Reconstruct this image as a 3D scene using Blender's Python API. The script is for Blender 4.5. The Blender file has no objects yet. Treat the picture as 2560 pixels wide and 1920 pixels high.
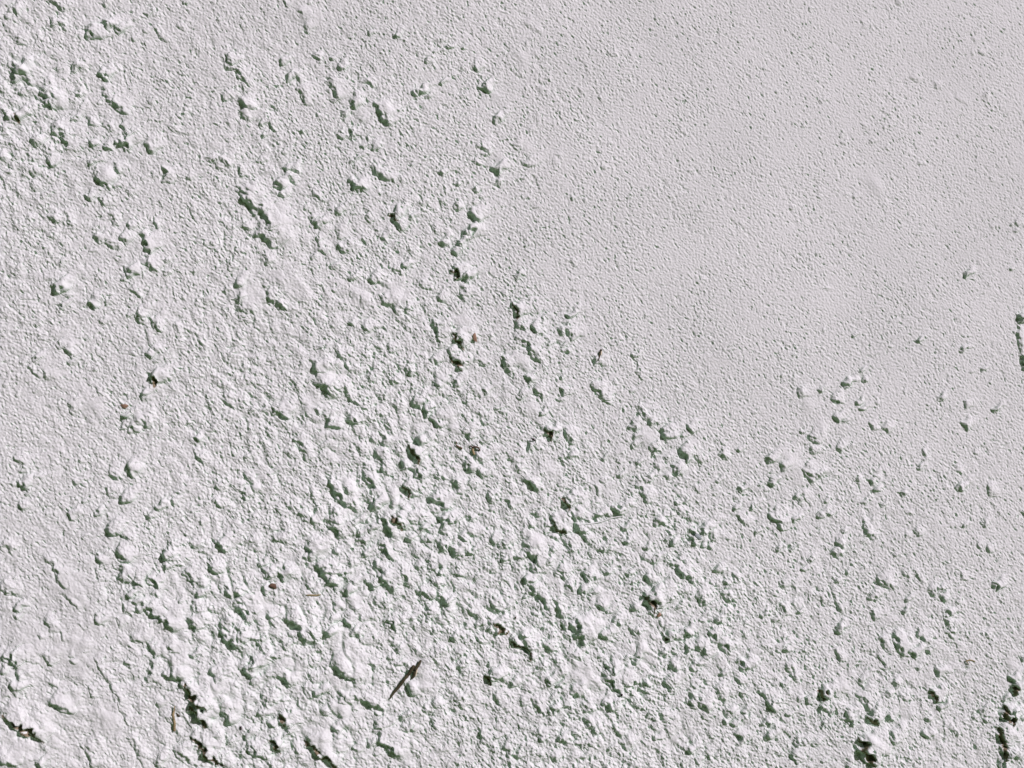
import bpy, bmesh, math, random
import numpy as np
from mathutils import Vector, Matrix

R = math.radians
rng = np.random.default_rng(7)
random.seed(7)
scene = bpy.context.scene
col = scene.collection

# ------------------------------------------------------------------ camera
WALL_EYE = Vector((0.0, 0.0, 1.45))            # point of the wall face the camera looks at
HFOV = R(50)
SRC_W, SRC_H = 2560.0, 1920.0
S = 0.00025                                    # metres per unit of wall relief
DIST = (SRC_W / 2 * S) / math.tan(HFOV / 2)
FWD = Vector((math.sin(R(7)), math.cos(R(7)) * math.cos(R(5)), math.sin(R(5)))).normalized()
cam_data = bpy.data.cameras.new('camera')
cam = bpy.data.objects.new('camera', cam_data); col.objects.link(cam)
cam.location = WALL_EYE - FWD * DIST
cam.rotation_euler = FWD.to_track_quat('-Z', 'Y').to_euler()
cam_data.sensor_width = 36.0
cam_data.angle = HFOV
cam_data.clip_start = 0.01
cam_data.clip_end = 5000
cam_data.dof.use_dof = True
cam_data.dof.focus_distance = DIST * 0.985
cam_data.dof.aperture_fstop = 6.3
scene.camera = cam

# ------------------------------------------------------------------ sun and sky
SUN_INPLANE = R(38)                            # above the horizontal, towards the right along the wall
SUN_RAKE = R(38)                               # angle between the rays and the wall face
SUN_DIR = Vector((math.cos(SUN_RAKE) * math.cos(SUN_INPLANE), -math.sin(SUN_RAKE), math.cos(SUN_RAKE) * math.sin(SUN_INPLANE)))
sun_data = bpy.data.lights.new('sun', 'SUN')
sun_data.energy = 5.0
sun_data.angle = R(0.5)
sun_data.color = (1.0, 0.86, 0.90)
sun = bpy.data.objects.new('sun', sun_data); col.objects.link(sun)
sun.location = (6, -4, 6)
sun.rotation_euler = SUN_DIR.to_track_quat('Z', 'Y').to_euler()

world = bpy.data.worlds.new('World'); scene.world = world
world.use_nodes = True
wn = world.node_tree.nodes; wl = world.node_tree.links
wn.clear()
sky = wn.new('ShaderNodeTexSky'); sky.sky_type = 'NISHITA'; sky.sun_disc = False
sky.sun_elevation = math.asin(SUN_DIR.z)
sky.sun_rotation = math.atan2(SUN_DIR.x, SUN_DIR.y)
sky.air_density = 0.7; sky.dust_density = 1.0; sky.ozone_density = 0.5
bgn = wn.new('ShaderNodeBackground'); bgn.inputs['Strength'].default_value = 0.05
wo = wn.new('ShaderNodeOutputWorld')
wl.new(sky.outputs[0], bgn.inputs[0]); wl.new(bgn.outputs[0], wo.inputs[0])

vs = scene.view_settings
vs.view_transform = 'Standard'; vs.look = 'None'; vs.exposure = 0.05; vs.gamma = 1.0; vs.use_curve_mapping = False
vs.use_white_balance = True; vs.white_balance_temperature = 6500; vs.white_balance_tint = 71.0
scene.cycles.max_bounces = 5
scene.cycles.diffuse_bounces = 4
scene.cycles.transmission_bounces = 2
scene.cycles.caustics_reflective = False
scene.cycles.caustics_refractive = False
# ------------------------------------------------------------------ the relief of the wall, read off tile by tile
# Each entry: width[b] x y x y ... = the dark side of one lump, chip edge or hollow; "b" where bare earth shows in it.
STROKES = {
(0,0): "28 555 180 570 250;22 670 150 690 190;18 750 190 770 215;18 70 85 105 105;16 320 15 385 45 410 85;12 660 35 675 50;28 65 430 75 520;20 120 470 160 495;14 180 545 260 570;22 265 620 330 640 335 700;22b 275 685 330 715;24 320 820 350 880 400 880 415 970;16 20 730 35 775 95 775;32b 100 770;12 15 880 50 895;18 455 425 470 465;22b 640 490 690 525;14 660 570 670 620 730 670;20 715 680 760 720 830 740;16 475 780 500 795;10 555 760 615 830;12 665 815 710 860;14 780 820 805 850;18 795 865 810 890;12 745 900 765 950;28b 775 930 805 970;20b 670 970 715 985;16 575 935 595 955;20 925 945 985 1000;28b 600 1145 645 1190 700 1220;18 555 1275 585 1305;14 640 1290 655 1340;22b 1050 1090 1060 1175;14 1335 1020 1350 1055;16 1425 1035 1475 1090;14 1545 1080 1550 1140;18 1470 365 1490 415;14 1450 445 1530 480 1620 570;8 1560 540 1575 600;12 1430 610 1450 655;20 1545 670 1610 720;14 1550 740 1605 790;30 1545 1230 1590 1310 1650 1390;12 700 1385 735 1450;8 735 1465 780 1465;12 820 1460 850 1490;28b 910 1530 930 1600 955 1640;18 610 1530 630 1575;16 690 1580 765 1625;22 775 1555 820 1585;10 980 1435 1025 1490;16 320 1415 355 1450;8 420 1350 440 1450 500 1490;16 310 1045 335 1085;12 190 1120 230 1155;16 570 1050 585 1075;10 80 1035 95 1050;8 150 965 185 985;20 205 920 235 950;12 325 120 335 165;8 385 165 425 200;8 850 245 860 265;12 940 100;8 1140 175 1190 200;8 985 160 1030 250 1080 280;7 1225 1310 1240 1400 1290 1460;12 1580 1460 1605 1500;14 500 635;12 735 1065 765 1125;10 820 1240 840 1270;8 1045 515 1090 540;7 1080 820 1150 870 1230 880;7 1140 740 1175 775",
(1,0): "10 305 180 335 210;7 265 80 300 100;7 170 10 200 50;16 450 540 490 570 515 650;16 255 580 290 610 310 680;26b 610 680 650 705;16 545 740 555 755;22b 590 845 600 885;12 525 880 560 910;22 765 690 800 745 845 820;12 710 540 760 570;14 740 945 770 980;18 740 1100 800 1150 890 1190;10 920 1150 940 1195;22b 610 1170 620 1225;14 630 1220 680 1260;26 125 1210 150 1230;16 155 1275 190 1290;22 15 1350 50 1410 70 1480;26 0 1535 60 1560 90 1610;12 340 1420 360 1450;28b 380 1465;14 510 1470 530 1550;22 515 1380;32b 875 1410 900 1430;20 900 1450 930 1490;12 700 1395 740 1450;24b 1380 1460 1385 1520;22 1380 1370 1420 1440;20 1340 1520;16 1280 1350 1310 1370;20 1190 1590 1210 1605;22 1295 1580 1315 1600;20 1270 1630 1290 1650;14 810 1550 850 1570;12 380 1545 405 1570;16 530 1600 560 1640;14 400 1635 450 1650;26b 1455 575 1480 600;20 1530 770 1555 800;14 1390 430 1440 470;14 1430 960 1510 1000;10 1410 1060 1460 1080;26 1540 1115;16 1550 1200 1580 1210;14 1180 1115 1195 1140;14 1290 1205;16 885 245 905 260;12 720 215 735 235;12 375 370 410 390;12 475 390;20 530 455 560 470;20 190 505 205 525;16 150 405 160 420;10 250 475 280 540;10 70 780 115 860;16 20 825 40 835;14 30 890;14 285 870;10 165 985 180 1005;16 180 1090 190 1110;12 240 1110 265 1120;12 5 1050 35 1070;14 1100 400;14 1240 315;10 1330 320;20 1050 600;16 1010 615;14 1100 635;14 1190 545;10 1200 340;10 1145 345;10 210 1150 250 1190;14 360 1280 410 1300;14 1410 1235;10 1195 1305;12 680 960;12 640 1030;10 600 1060",
(2,0): "14 70 150 100 185;10 120 190 180 220;14 75 295;12 105 265;10 140 330 140 380;7 420 375 470 420 490 500;14 165 560 165 605;12 430 570 445 610;10 135 720 160 810;14 435 885;12 100 855;24 85 1075;18 270 1090 300 1095;16 0 950 40 975;10 290 1010 310 1040;12 925 120;12 490 365;12 1010 1285;12 1200 1370;14 965 1490;10 615 945;10 455 1250;12 460 1305;10 175 1220;12 145 1355;12 70 1555;10 65 1290;6 745 325 775 385;6 1060 810 1120 890",
(3,0): "14 820 20 860 40;16 1370 350;10 600 130 600 180;8 1320 250 1335 280;14 920 510 970 540;14 1070 545 1080 570;16 1385 630 1410 655;16 335 660;16 740 835;8 1210 640 1300 690;12 460 880;14 470 940;16 650 935;8 220 1130;12 1220 885;22b 1600 1455 1635 1480;12 1590 1500;8 1440 1470 1450 1490;10 490 1265;14 550 1290",
(0,1): "20 920 30 1000 110;22 810 90 835 135;7 920 60 920 150;12 840 225 905 270;14 780 155;16 1060 120;12 1060 40;28 340 220 370 250;10 290 165 380 165;16 385 335;24b 565 320 600 350;10 680 310;12 820 385;26b 885 410 925 430;20b 965 415 1000 470 1040 495;8 945 480 960 580;8 980 590 1025 640;8 835 635 880 655;16 945 630 970 660;30b 965 760 990 830;14 990 825 1020 825;14 1470 70 1510 95;18 1515 185 1545 210;12 1465 235;14 1520 290 1540 310;16 1520 340 1640 385;10 1265 510 1325 610;8 1315 275 1335 310;14 360 580 380 605;14 410 600 455 655;10 175 715 240 790;10 285 745 290 800;16 215 675;12 225 455;14 450 705;12 600 745;8 620 850 640 905;10 430 960 475 1030;16 790 1050;14 812 1050;18 870 1085 975 1105;22b 830 1140 885 1155;14 770 1120;18 915 905;6 925 830 920 950;22 820 1405 880 1430;18 715 1440 775 1445;14 690 1490 685 1555;24 770 1570 800 1610;14 1435 920 1480 970 1500 995;12 1600 1070 1620 1160;14 1610 1010;18b 1260 1190;10 1210 1085;10 1260 1270 1275 1325 1300 1330;12 1585 1310;12 1580 1400 1650 1550;20 1560 1540 1580 1575;24b 120 1460 140 1510;12 85 1310 130 1350 130 1400;10 145 1510 185 1525;10 220 1435;22 1010 1640;14 1120 1600;12 535 1600;14 120 1620 140 1650;10 1375 1580 1415 1640;10 1320 1610",
(1,1): "22b 60 275 110 310;16 130 320 175 350;18 800 260 830 320 890 340 905 380;10 920 340 965 345 975 290;8 965 350 965 425;16 485 80;18 605 155;18 720 150 760 190;24b 945 75;30b 1270 85 1290 150;22 1345 150;14b 1060 200 1130 220;14 890 100 950 130;14 1170 280 1200 305;12 1310 270 1350 300;16 1320 200 1325 250;24b 1140 430 1155 530;12 1170 540 1180 590;14 1285 455 1260 470;30b 1270 510 1295 570 1330 600;14 1235 600 1250 640;20b 1130 660 1150 700;30b 1260 670 1290 720 1330 745;14 1410 690 1500 720;22b 1580 665 1620 750;18 970 730 980 770;14 850 590 865 620;10 590 435 630 460;18 680 440 725 500;12 500 590 560 680 605 755;22 365 680 380 750;14 330 815;24 370 825 440 870 455 920;16 510 860 600 890;10 585 900 610 940;8 180 755 260 850 285 950 270 1010;26b 100 1000 140 1040 205 1060;12 20 1010;14 445 1060 450 1120;22b 470 1105 545 1125;20b 600 1075 680 1095;18b 245 1195 285 1250 315 1325;14 605 1210 610 1255;22 800 1160 810 1230;18 770 1260 775 1320;14 805 1330 830 1420;20b 690 1340 685 1400 735 1490 755 1590;30 740 1640;24 480 1480 500 1540 540 1590 640 1650;10 335 1490 370 1590;28b 1010 960 1040 990;24b 1075 980 1090 1050 1110 1050;20 1120 1060 1190 1130;14 1030 870 1035 910;18 1130 810 1180 860;18 1265 820 1290 850;28b 1050 1210;34b 985 1245 1020 1320 1050 1340;18b 940 1330 950 1370;28b 1000 1380 1060 1450;30b 945 1500 990 1560;26b 1130 1570 1220 1650;22b 1340 1165 1385 1195;18b 1410 1270 1430 1340;20b 1345 1345 1385 1410;14 1460 1210;16 1430 1390 1470 1440;12 1125 1420 1190 1455 1230 1440;22 1270 1470 1290 1540;14 1610 1580 1650 1640;12 1480 1570 1540 1610;14 1545 1000;12 1590 1020;12 1475 1090;12 1365 880;16 1470 890",
(2,1): "30b 0 330 20 390;12 10 410 40 465;18b 115 450 145 490;14 185 415;16 150 530 215 520;24 300 500;20 355 400;18 355 480 375 540;12 320 585;22 0 540 90 590 110 630 190 720;14 215 590;20b 520 650 520 695;18b 80 790 100 820;20 130 880 190 930;12 310 800;18b 315 860 325 900;12 300 945;18 40 920;18 180 1025;20 515 855 555 900 575 940;12 600 955 640 970;14 780 655;18 800 985 830 1035 870 1060 890 1105;20 755 1110 790 1140;18 780 1185;26 960 1130 985 1190;16 1130 1095 1155 1150;24 890 1245 915 1290 960 1275;28b 1075 1260 1115 1330;24b 1035 1370 1060 1430 1115 1430;30b 210 1140 235 1175;18b 140 1185;24b 85 1210 95 1265 130 1275;18 330 1110 360 1215;12 275 1205;20 360 1310;14 580 1325;16 765 1240;14 805 1350;24b 860 1450;16 680 1440;18 780 1500 830 1530 870 1600;24b 75 1460 120 1510 170 1530;12 20 1330 40 1390;34b 320 1590 350 1640;26b 655 1620 670 1655;8 520 1480 560 1560;14 750 1545;16 1350 1310 1390 1320;18 1470 1520;14 1320 1470;16 1430 1640;10 1590 1490;24 1640 1340;12 1095 1180;10 910 1350 950 1400;12 980 1420 1010 1460;14 1460 1265;14 1050 1610;14 1110 1600;16 1530 1640;16 20 140",
(3,1): "28 1610 395 1620 430;15 1610 450 1615 540 1630 640;24b 1635 650 1650 730;18 1270 130;10 1565 95;18 955 565;16 1245 620;12 540 525;16 190 850 200 910;14 325 880;24 485 840;18b 405 925 430 950 475 955;14 565 960;14 600 1000;18 415 1050 435 1080;12 490 1075;10 650 1070 670 1135;12 740 1110 780 1145;18 265 1180 325 1220;16 435 1250 465 1275;12 205 1150;14 265 1250 290 1290;22 220 1395 280 1470;14 70 1360 90 1390;16 310 1425;26b 5 1480;16 655 1470;18 165 1570;14 190 1590;14 605 1600;14 360 1600;12 1265 940 1275 985;14 1105 930 1125 945;18 1460 1005;14 1250 1080 1290 1130;22 1225 1515;14 970 1375;10 990 1275 1020 1300;12 1420 1470 1430 1560;18 850 1550;18 685 1530;12 1380 745;12 570 1460;12 725 1625;12 590 755;14 605 815",
(0,2): "26 690 120 740 160;14 765 150 855 195;16 430 10 450 50;18 950 40;18 620 15;16 1230 215 1280 235;28b 1030 260 1060 310;18 1060 310 1180 355;24 1400 200 1450 260;24b 1340 340 1400 410;22 1055 370;24 745 250 800 335;18 620 280 640 350;10 615 360 635 450;26 770 370 775 440;22 820 550;14 285 310 340 350 370 440 405 495;14 10 215 80 260;8 390 530 450 570 500 635;18 0 480 60 540 130 545;22 95 630;14 95 685;26b 865 480 900 495;24b 960 450 1015 490;14 985 530 1030 555;22 1195 410 1290 495;20 1275 545;22 880 590 895 640;14 790 600 800 650;28b 940 620 970 670 1080 725 1105 785;16 610 680 640 730;10 750 690 770 745;20b 1235 590 1245 650;26b 1215 710 1265 770;28b 1520 580 1570 670 1605 730;28 1410 730 1440 810 1500 885;26 1535 760 1550 840;14 1620 800 1620 860;22b 1450 490 1480 550;20 1530 530;26b 1610 950 1620 1000;30 1585 1050;20b 850 830 920 870;20b 950 860 1000 940;18b 1085 860 1095 905;14 810 970 830 1010;22b 960 970 950 1100;26b 1065 1060 1115 1090 1190 1140;18 1110 1010 1115 1060;36b 1200 1110 1210 1200 1320 1280;40b 1225 1280 1320 1380;34b 1235 1460 1300 1560 1380 1640 1440 1640;10 1065 1330 1120 1385;26 1420 1260 1450 1330 1490 1380;18 1365 1040 1400 1090;14 1470 1500;20 1580 1465;24b 1590 1530 1650 1580;24 1130 1540 1160 1600 1215 1615;28b 60 920 90 990;24b 25 970 70 985;16 90 1000 120 1090;26 60 1110 90 1170;16 5 1040 40 1050;12 15 1130 20 1200;10b 245 980 205 975;16 270 940 335 995;10 245 800 260 830;10 280 700 325 740 325 780;8 390 770 395 830;22 310 1220 360 1270 455 1320;10 310 1110 375 1135;9 610 930 660 1050 750 1180 790 1310 840 1420;12 870 1470 890 1590 935 1655;36b 0 1320 50 1360 100 1420 190 1440 270 1490;24b 0 1610 40 1640 130 1645;16 530 1520 570 1560 590 1655;18 235 1630 260 1655;18 1010 1635 1040 1650;8 575 1130 605 1210;10 450 960 465 990;20 1240 940",
(1,2): "26b 770 10 800 70 850 110 870 190;34b 880 40 930 110;18 980 10 1015 80;28b 450 70 500 110 510 160;20 360 75 395 95;24 625 80;24 730 115;14 715 65;18 650 150;24 660 210 700 230;24 325 190 320 280 350 320;28 390 350 420 400 470 440;20b 480 410 610 420;14 500 230 505 265;20 690 280;22b 780 220 880 310;22 750 330 790 390 800 440;26 800 440 870 510;18 935 370 950 450 1000 500;28b 1040 510 1060 545 1130 570;20b 1020 350 1070 385;18b 1100 330 1145 345;24b 1120 380 1210 400;18b 1260 410 1340 440;12 1410 435;28 1190 40 1200 70;14 1195 130 1215 170;26b 1180 200 1200 240;28b 1250 240 1275 290;28b 1375 270;18b 1320 160 1370 200;16 1290 60;16 1365 60;20 1085 190;18 980 180;18 1050 130;20 1510 180 1530 210;22 1580 220;24 1595 320 1640 330;18 1185 550 1200 590;20 1225 590;12 1140 460 1170 520;22 730 470 760 500;20 560 510 580 540;22 470 470 520 500;16b 330 490 400 540;24b 140 420 180 450;22 60 370 65 420;16 20 345;22 100 160 105 190;18 40 500 55 530;16 500 590 520 640;24 190 690 270 770 300 850;20 340 770 375 830;16 80 690;20 470 715;24b 465 795;8 470 740 470 780;20 540 700 600 740;12 650 660 680 700 770 710;24b 850 690 885 755;20 610 790 645 820;14 750 570 770 600;12 900 570;16 825 600;20 1085 650 1110 695;18 1210 695 1260 700;18 1360 630 1430 695;20 1490 680 1500 780;20 1510 560 1535 640;34b 1530 720 1560 780 1620 780;16 1415 740;14 1420 800 1450 860;18b 100 940 120 960;18 15 840;14 190 880;26 475 1000 530 1040 650 1120;14 725 990 765 1020;16 850 950;16 905 900;16 910 1000;14 1075 905 1100 915;24 1265 830;20 975 1110 995 1180;36b 1480 1080 1500 1110;14 1510 1080 1600 1110;26b 1640 1125;20 1320 1000;14 1260 960;18 1530 1180 1560 1280;14 1305 1250 1340 1275;16 1080 1280 1115 1310;20 540 1160 530 1220;14 610 1200 670 1225;26b 680 1210 740 1270 820 1310;18 410 1260 415 1310;20 300 1130 330 1200;26 385 1180;18 180 1060 190 1120;16 30 1190 60 1260;20 0 1310 40 1350;32b 150 1330 165 1390;20 85 1380;20 185 1440;18 490 1390 520 1430;10 500 1460 555 1470;28b 760 1430 800 1490 870 1560 930 1620;20 760 1360 790 1410;20 940 1340;16 945 1400 980 1420;34b 310 1480 350 1550 410 1590 500 1650;40b 90 1500 120 1560 150 1560;18 0 1575 70 1600;14 620 1520 650 1560;16 720 1510;14 760 1570;14 1130 1350 1160 1410;16 1440 1400 1455 1490;18 1535 1470;18 1600 1550 1640 1570",
(2,2): "26b 370 20 400 45 440 60;26b 405 80 410 120;14 430 130 475 195;20 430 78 500 64 570 50;24 530 40;16 575 45 640 32 690 25;26b 680 15;18b 100 50 100 105 150 115;32b 240 60 270 110 325 145;16 205 130;14 235 150 290 190;16 330 170 375 270;20 710 110;14 720 210;18 565 250;18 230 265;10 490 265;20 930 70 970 95;26b 1140 110 1145 190;30b 1215 130;16 1275 130 1285 180;16 1015 210;14 985 190;12 1165 215;14 1220 225;14 1265 235;16 850 235;12 1450 30 1510 100;14 1570 140;24 30 310;28b 60 220 120 300 125 375;22 280 380 340 430;20 450 400 480 440;20b 520 440;28b 430 540 460 555;14 345 480 400 520;10 460 590 470 640;16 500 535;30b 70 460;24b 120 500 180 580 205 670;20 90 550 130 560;22b 260 590 280 640 320 690;16 540 600 590 640;16 600 410;20 860 390 885 460;20b 740 410;14 840 310 920 340;20 915 310;26b 1030 350 1080 400 1160 460;22b 1310 385;16 1420 410 1450 460;18 1375 475;14 760 465;16 1080 525;18 1180 545 1240 615;18 1360 540 1410 590;12 1090 600;12 1065 630;46b 855 560 900 630;14 870 660 920 685;16b 940 645;20 770 635;14 610 650;14 650 710 690 740;10 955 710 975 770;34b 975 800 980 830;28b 1100 790 1130 820;24b 1320 715;14 1605 680;14 790 770 810 795;22b 1270 790 1310 840;24b 1330 860 1400 915;24 1180 860 1230 930 1260 960;16 1110 870 1125 910;24 570 800 600 835;18 320 720 335 765;36 380 710 410 800 430 850;16 195 865 250 910;30b 5 855 80 900 120 950;20 50 810;16 390 935 430 960;28b 770 960 800 980;14 720 950;18 945 945;16 1010 980 1050 1030;18 1145 1000 1170 1035;28b 1465 985 1510 1040;24 600 1000 640 1050;26b 575 1060 630 1130 700 1190;14 130 1040;14 170 980 190 1020;26b 230 1105;20 370 1140 410 1200;18 290 1130;24b 720 1130 850 1140;20b 840 1090 855 1130;26b 980 1080 1000 1140 1025 1170;28b 1140 1180 1130 1240;20 1200 1240 1260 1300;18 1300 1150 1365 1230;18 1480 1185;14 1450 1080 1460 1120;14 1350 1060;24b 120 1210 150 1280 180 1330;26 240 1290;12 330 1270 380 1275;14 240 1210;26b 580 1240 655 1300;20 455 1220 465 1290;18 460 1340 475 1400;22b 520 1435;14 650 1420 700 1460;20b 905 1460 920 1490;18 950 1310 960 1350;12 870 1320;20 1380 1310;18 1365 1370;20 1420 1385;18 1485 1300;22b 1440 1440 1470 1500;20 1615 1380 1640 1400;24 1640 1465;20 1610 1170 1655 1270;24b 1140 1550;12 620 1545;20 150 1440 190 1490;18 300 1480;26b 15 1580;16 250 1590 280 1620;16 450 1595;16 700 1500 745 1550;16 1195 1615;16 1300 1590;14 470 1510 520 1530;12 1090 1640;14 400 1500 440 1540",
(3,2): "22 10 30 50 70 80 120;18 155 60;20 320 35;14 390 20;10 610 45 625 150;18b 625 155 685 180;10 600 200;16 430 210 475 235;20 415 270 465 300;12 480 135;16 40 255;12 135 250;16 255 320;14 215 385;14 500 405;8 885 130 885 165;12 940 120 970 160;12 1260 100;12 1380 75 1400 95;12 1410 210 1420 260;8 1345 215 1375 245;16 1640 10 1655 40;20 700 445 740 480 800 510;10 860 390 910 445;8 935 375 1000 470;10 1235 400 1250 445;16 1090 490 1105 520;14 1030 515 1070 545;16 1110 550 1130 575;18 1150 640 1160 670;12 1145 700 1150 740;16 1160 790 1190 810;8 1120 620 1145 730;26b 1460 495;14 70 460 85 495;9 145 440 165 550;8 15 530 75 555;14 430 460;10 410 490 430 600 480 660;8 325 540 350 600;18 655 550 685 580;16 885 580;14 660 650 680 700;16 865 650;16 70 600 90 680;14 185 660;14 20 710;26 440 770;22 805 770 815 840 830 890 870 940;30b 925 930;16b 955 760 975 820 1035 850;14 1030 910;22b 1080 1020 1090 1060;12 420 890 465 970;9 695 900 755 1020;12 715 820 770 920;18 100 910;12 45 870 60 910;10 220 900;16 120 1015 160 1030;9 140 1040 180 1100;18 80 1130;36b 320 1160 340 1210;18 240 1230;24b 325 1290;18 385 1300;16 570 1090 600 1120;14 800 1110 825 1140;12 960 1020;20 570 1180 650 1300;36b 640 1340 690 1380;28b 480 1340 530 1385;22b 750 1335 790 1360;22 770 1420 800 1490;18 1000 1450 1035 1480;30b 1045 1180 1070 1230;22 1105 1280;14 1320 1345;22b 1390 1365;14 1375 1295;18 1020 1355;18 760 1190;12 840 1200 900 1225;56b 575 1490 600 1570 660 1640;16 585 1440 580 1480;20 165 1500;20b 140 1570 190 1630;16 210 1510;16 290 1510;10 70 1580;14 345 1620;14 500 1650;18 120 1320;28b 10 1280;14 335 1385;24b 1570 1090;36b 1570 1140 1590 1170;16 1520 1220;46b 1515 1260 1510 1320 1555 1370;16 1575 1300;40b 1475 1410 1500 1500;36b 1500 1530 1520 1600;14 1550 1570;28b 1500 1650;16 1640 960;14 1640 1350",
}
# smooth trowelled or worn places: x y radius (tile units)
SMOOTH = {
(0,0): "160 420 55;380 660 50;800 690 55;1090 1090 35;380 830 40;690 1130 55;1610 1240 55;1610 690 65",
(1,0): "560 600 65;850 700 75;700 740 65;170 1440 110;200 1540 80;1540 610 40;1590 1040 65;710 1200 65;330 100 90",
(2,0): "60 380 60;90 950 65",
(3,0): "700 1200 60",
(0,1): "410 200 75;860 70 40;430 540 75;340 720 85;600 970 85;470 940 55;1610 250 95;1020 760 35;930 1060 60;850 1360 60",
(1,1): "250 190 115;150 130 60;900 240 95;680 250 85;1340 440 85;450 760 85;190 970 60;370 970 95;1270 1080 75;880 1600 95;600 1500 60",
(2,1): "60 680 75;130 1000 65;250 1380 70;880 1170 75;1100 1380 50;640 1520 60;560 1490 60",
(3,1): "260 960 60;350 1110 55;130 1340 105",
(0,2): "200 850 95;850 300 75;1160 930 95;1130 720 75;480 480 140;500 900 140;700 1350 110;150 1600 110;300 1450 90;1420 1130 90;450 1250 90",
(1,2): "420 220 80;650 400 75;640 560 95;60 620 65;600 950 140;530 1130 80;1100 1100 75;400 1450 80;560 1280 80;230 1000 80;950 1560 60",
(2,2): "140 180 80;600 560 70;300 450 80;850 920 95;700 1020 75;450 1050 115;1090 1060 50;500 740 80",
(3,2): "760 420 55;890 860 60;480 1110 55;880 1290 75;660 1470 60;1600 1000 60",
}
# how coarse the roughcast is, sampled on an even grid over the piece of wall in view
ROUGH = [[.72,.62,.62,.66,.6,.5,.44,.4,.42],
 [.95,.72,.82,.86,.68,.52,.44,.42,.42],
 [.82,.72,.86,.9,.72,.56,.47,.45,.42],
 [.72,.78,.9,1,.88,.7,.57,.52,.47],
 [.72,.82,.95,1.05,1.05,.95,.78,.68,.58],
 [.55,.72,.95,.95,1.05,1.05,.95,.8,.7],
 [.55,.66,.85,.85,1.05,1.05,.95,.85,.8]]
# where the clods run together
CLOD = [[.5,.2,.2,.2,.1,0,0,0,0],
 [.8,.3,.3,.2,.1,0,0,0,0],
 [.5,.2,.4,.4,.1,0,0,0,.1],
 [.2,.3,.6,.8,.4,.1,.05,0,.1],
 [.2,.3,.6,1,.7,.4,.2,.2,.1],
 [.25,.5,1,.9,.8,.7,.4,.3,.2],
 [.6,.45,.9,.7,.8,.7,.5,.4,.5]]

# ------------------------------------------------------------------ helpers
def tag(o, label=None, cat=None, group=None, kind=None):
    if label: o['label'] = label
    if cat: o['category'] = cat
    if group: o['group'] = group
    if kind: o['kind'] = kind
    return o

def raw_mesh(name, verts, quads, mats, smooth=None, mat_idx=None):
    me = bpy.data.meshes.new(name)
    nf = len(quads); k = quads.shape[1]
    me.vertices.add(len(verts)); me.vertices.foreach_set('co', np.ascontiguousarray(verts, dtype=np.float32).ravel())
    me.loops.add(nf * k); me.loops.foreach_set('vertex_index', np.ascontiguousarray(quads, dtype=np.int32).ravel())
    me.polygons.add(nf)
    me.polygons.foreach_set('loop_start', np.arange(0, nf * k, k, dtype=np.int32))
    if smooth is not None: me.polygons.foreach_set('use_smooth', np.ascontiguousarray(smooth, dtype=bool))
    if mat_idx is not None: me.polygons.foreach_set('material_index', np.ascontiguousarray(mat_idx, dtype=np.int32))
    for m in mats: me.materials.append(m)
    me.update(calc_edges=True)
    return me

def new_mat(name):
    m = bpy.data.materials.new(name); m.use_nodes = True
    nt = m.node_tree; b = nt.nodes['Principled BSDF']
    b.inputs['Specular IOR Level'].default_value = 0.15
    return m, nt, b

def noise_colour(name, c1, c2, scale, rough=0.9, detail=5, bump=0.0, bscale=900, bdist=0.0004):
    m, nt, b = new_mat(name)
    tc = nt.nodes.new('ShaderNodeTexCoord')
    n = nt.nodes.new('ShaderNodeTexNoise'); n.inputs['Scale'].default_value = scale; n.inputs['Detail'].default_value = detail
    r = nt.nodes.new('ShaderNodeValToRGB')
    r.color_ramp.elements[0].position = 0.35; r.color_ramp.elements[1].position = 0.65
    r.color_ramp.elements[0].color = (*c1, 1); r.color_ramp.elements[1].color = (*c2, 1)
    nt.links.new(tc.outputs['Object'], n.inputs['Vector']); nt.links.new(n.outputs['Fac'], r.inputs['Fac'])
    nt.links.new(r.outputs['Color'], b.inputs['Base Color'])
    b.inputs['Roughness'].default_value = rough
    if bump:
        n2 = nt.nodes.new('ShaderNodeTexNoise'); n2.inputs['Scale'].default_value = bscale; n2.inputs['Detail'].default_value = 4
        bp = nt.nodes.new('ShaderNodeBump'); bp.inputs['Strength'].default_value = bump; bp.inputs['Distance'].default_value = bdist
        nt.links.new(tc.outputs['Object'], n2.inputs['Vector']); nt.links.new(n2.outputs['Fac'], bp.inputs['Height'])
        nt.links.new(bp.outputs['Normal'], b.inputs['Normal'])
    return m

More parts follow.
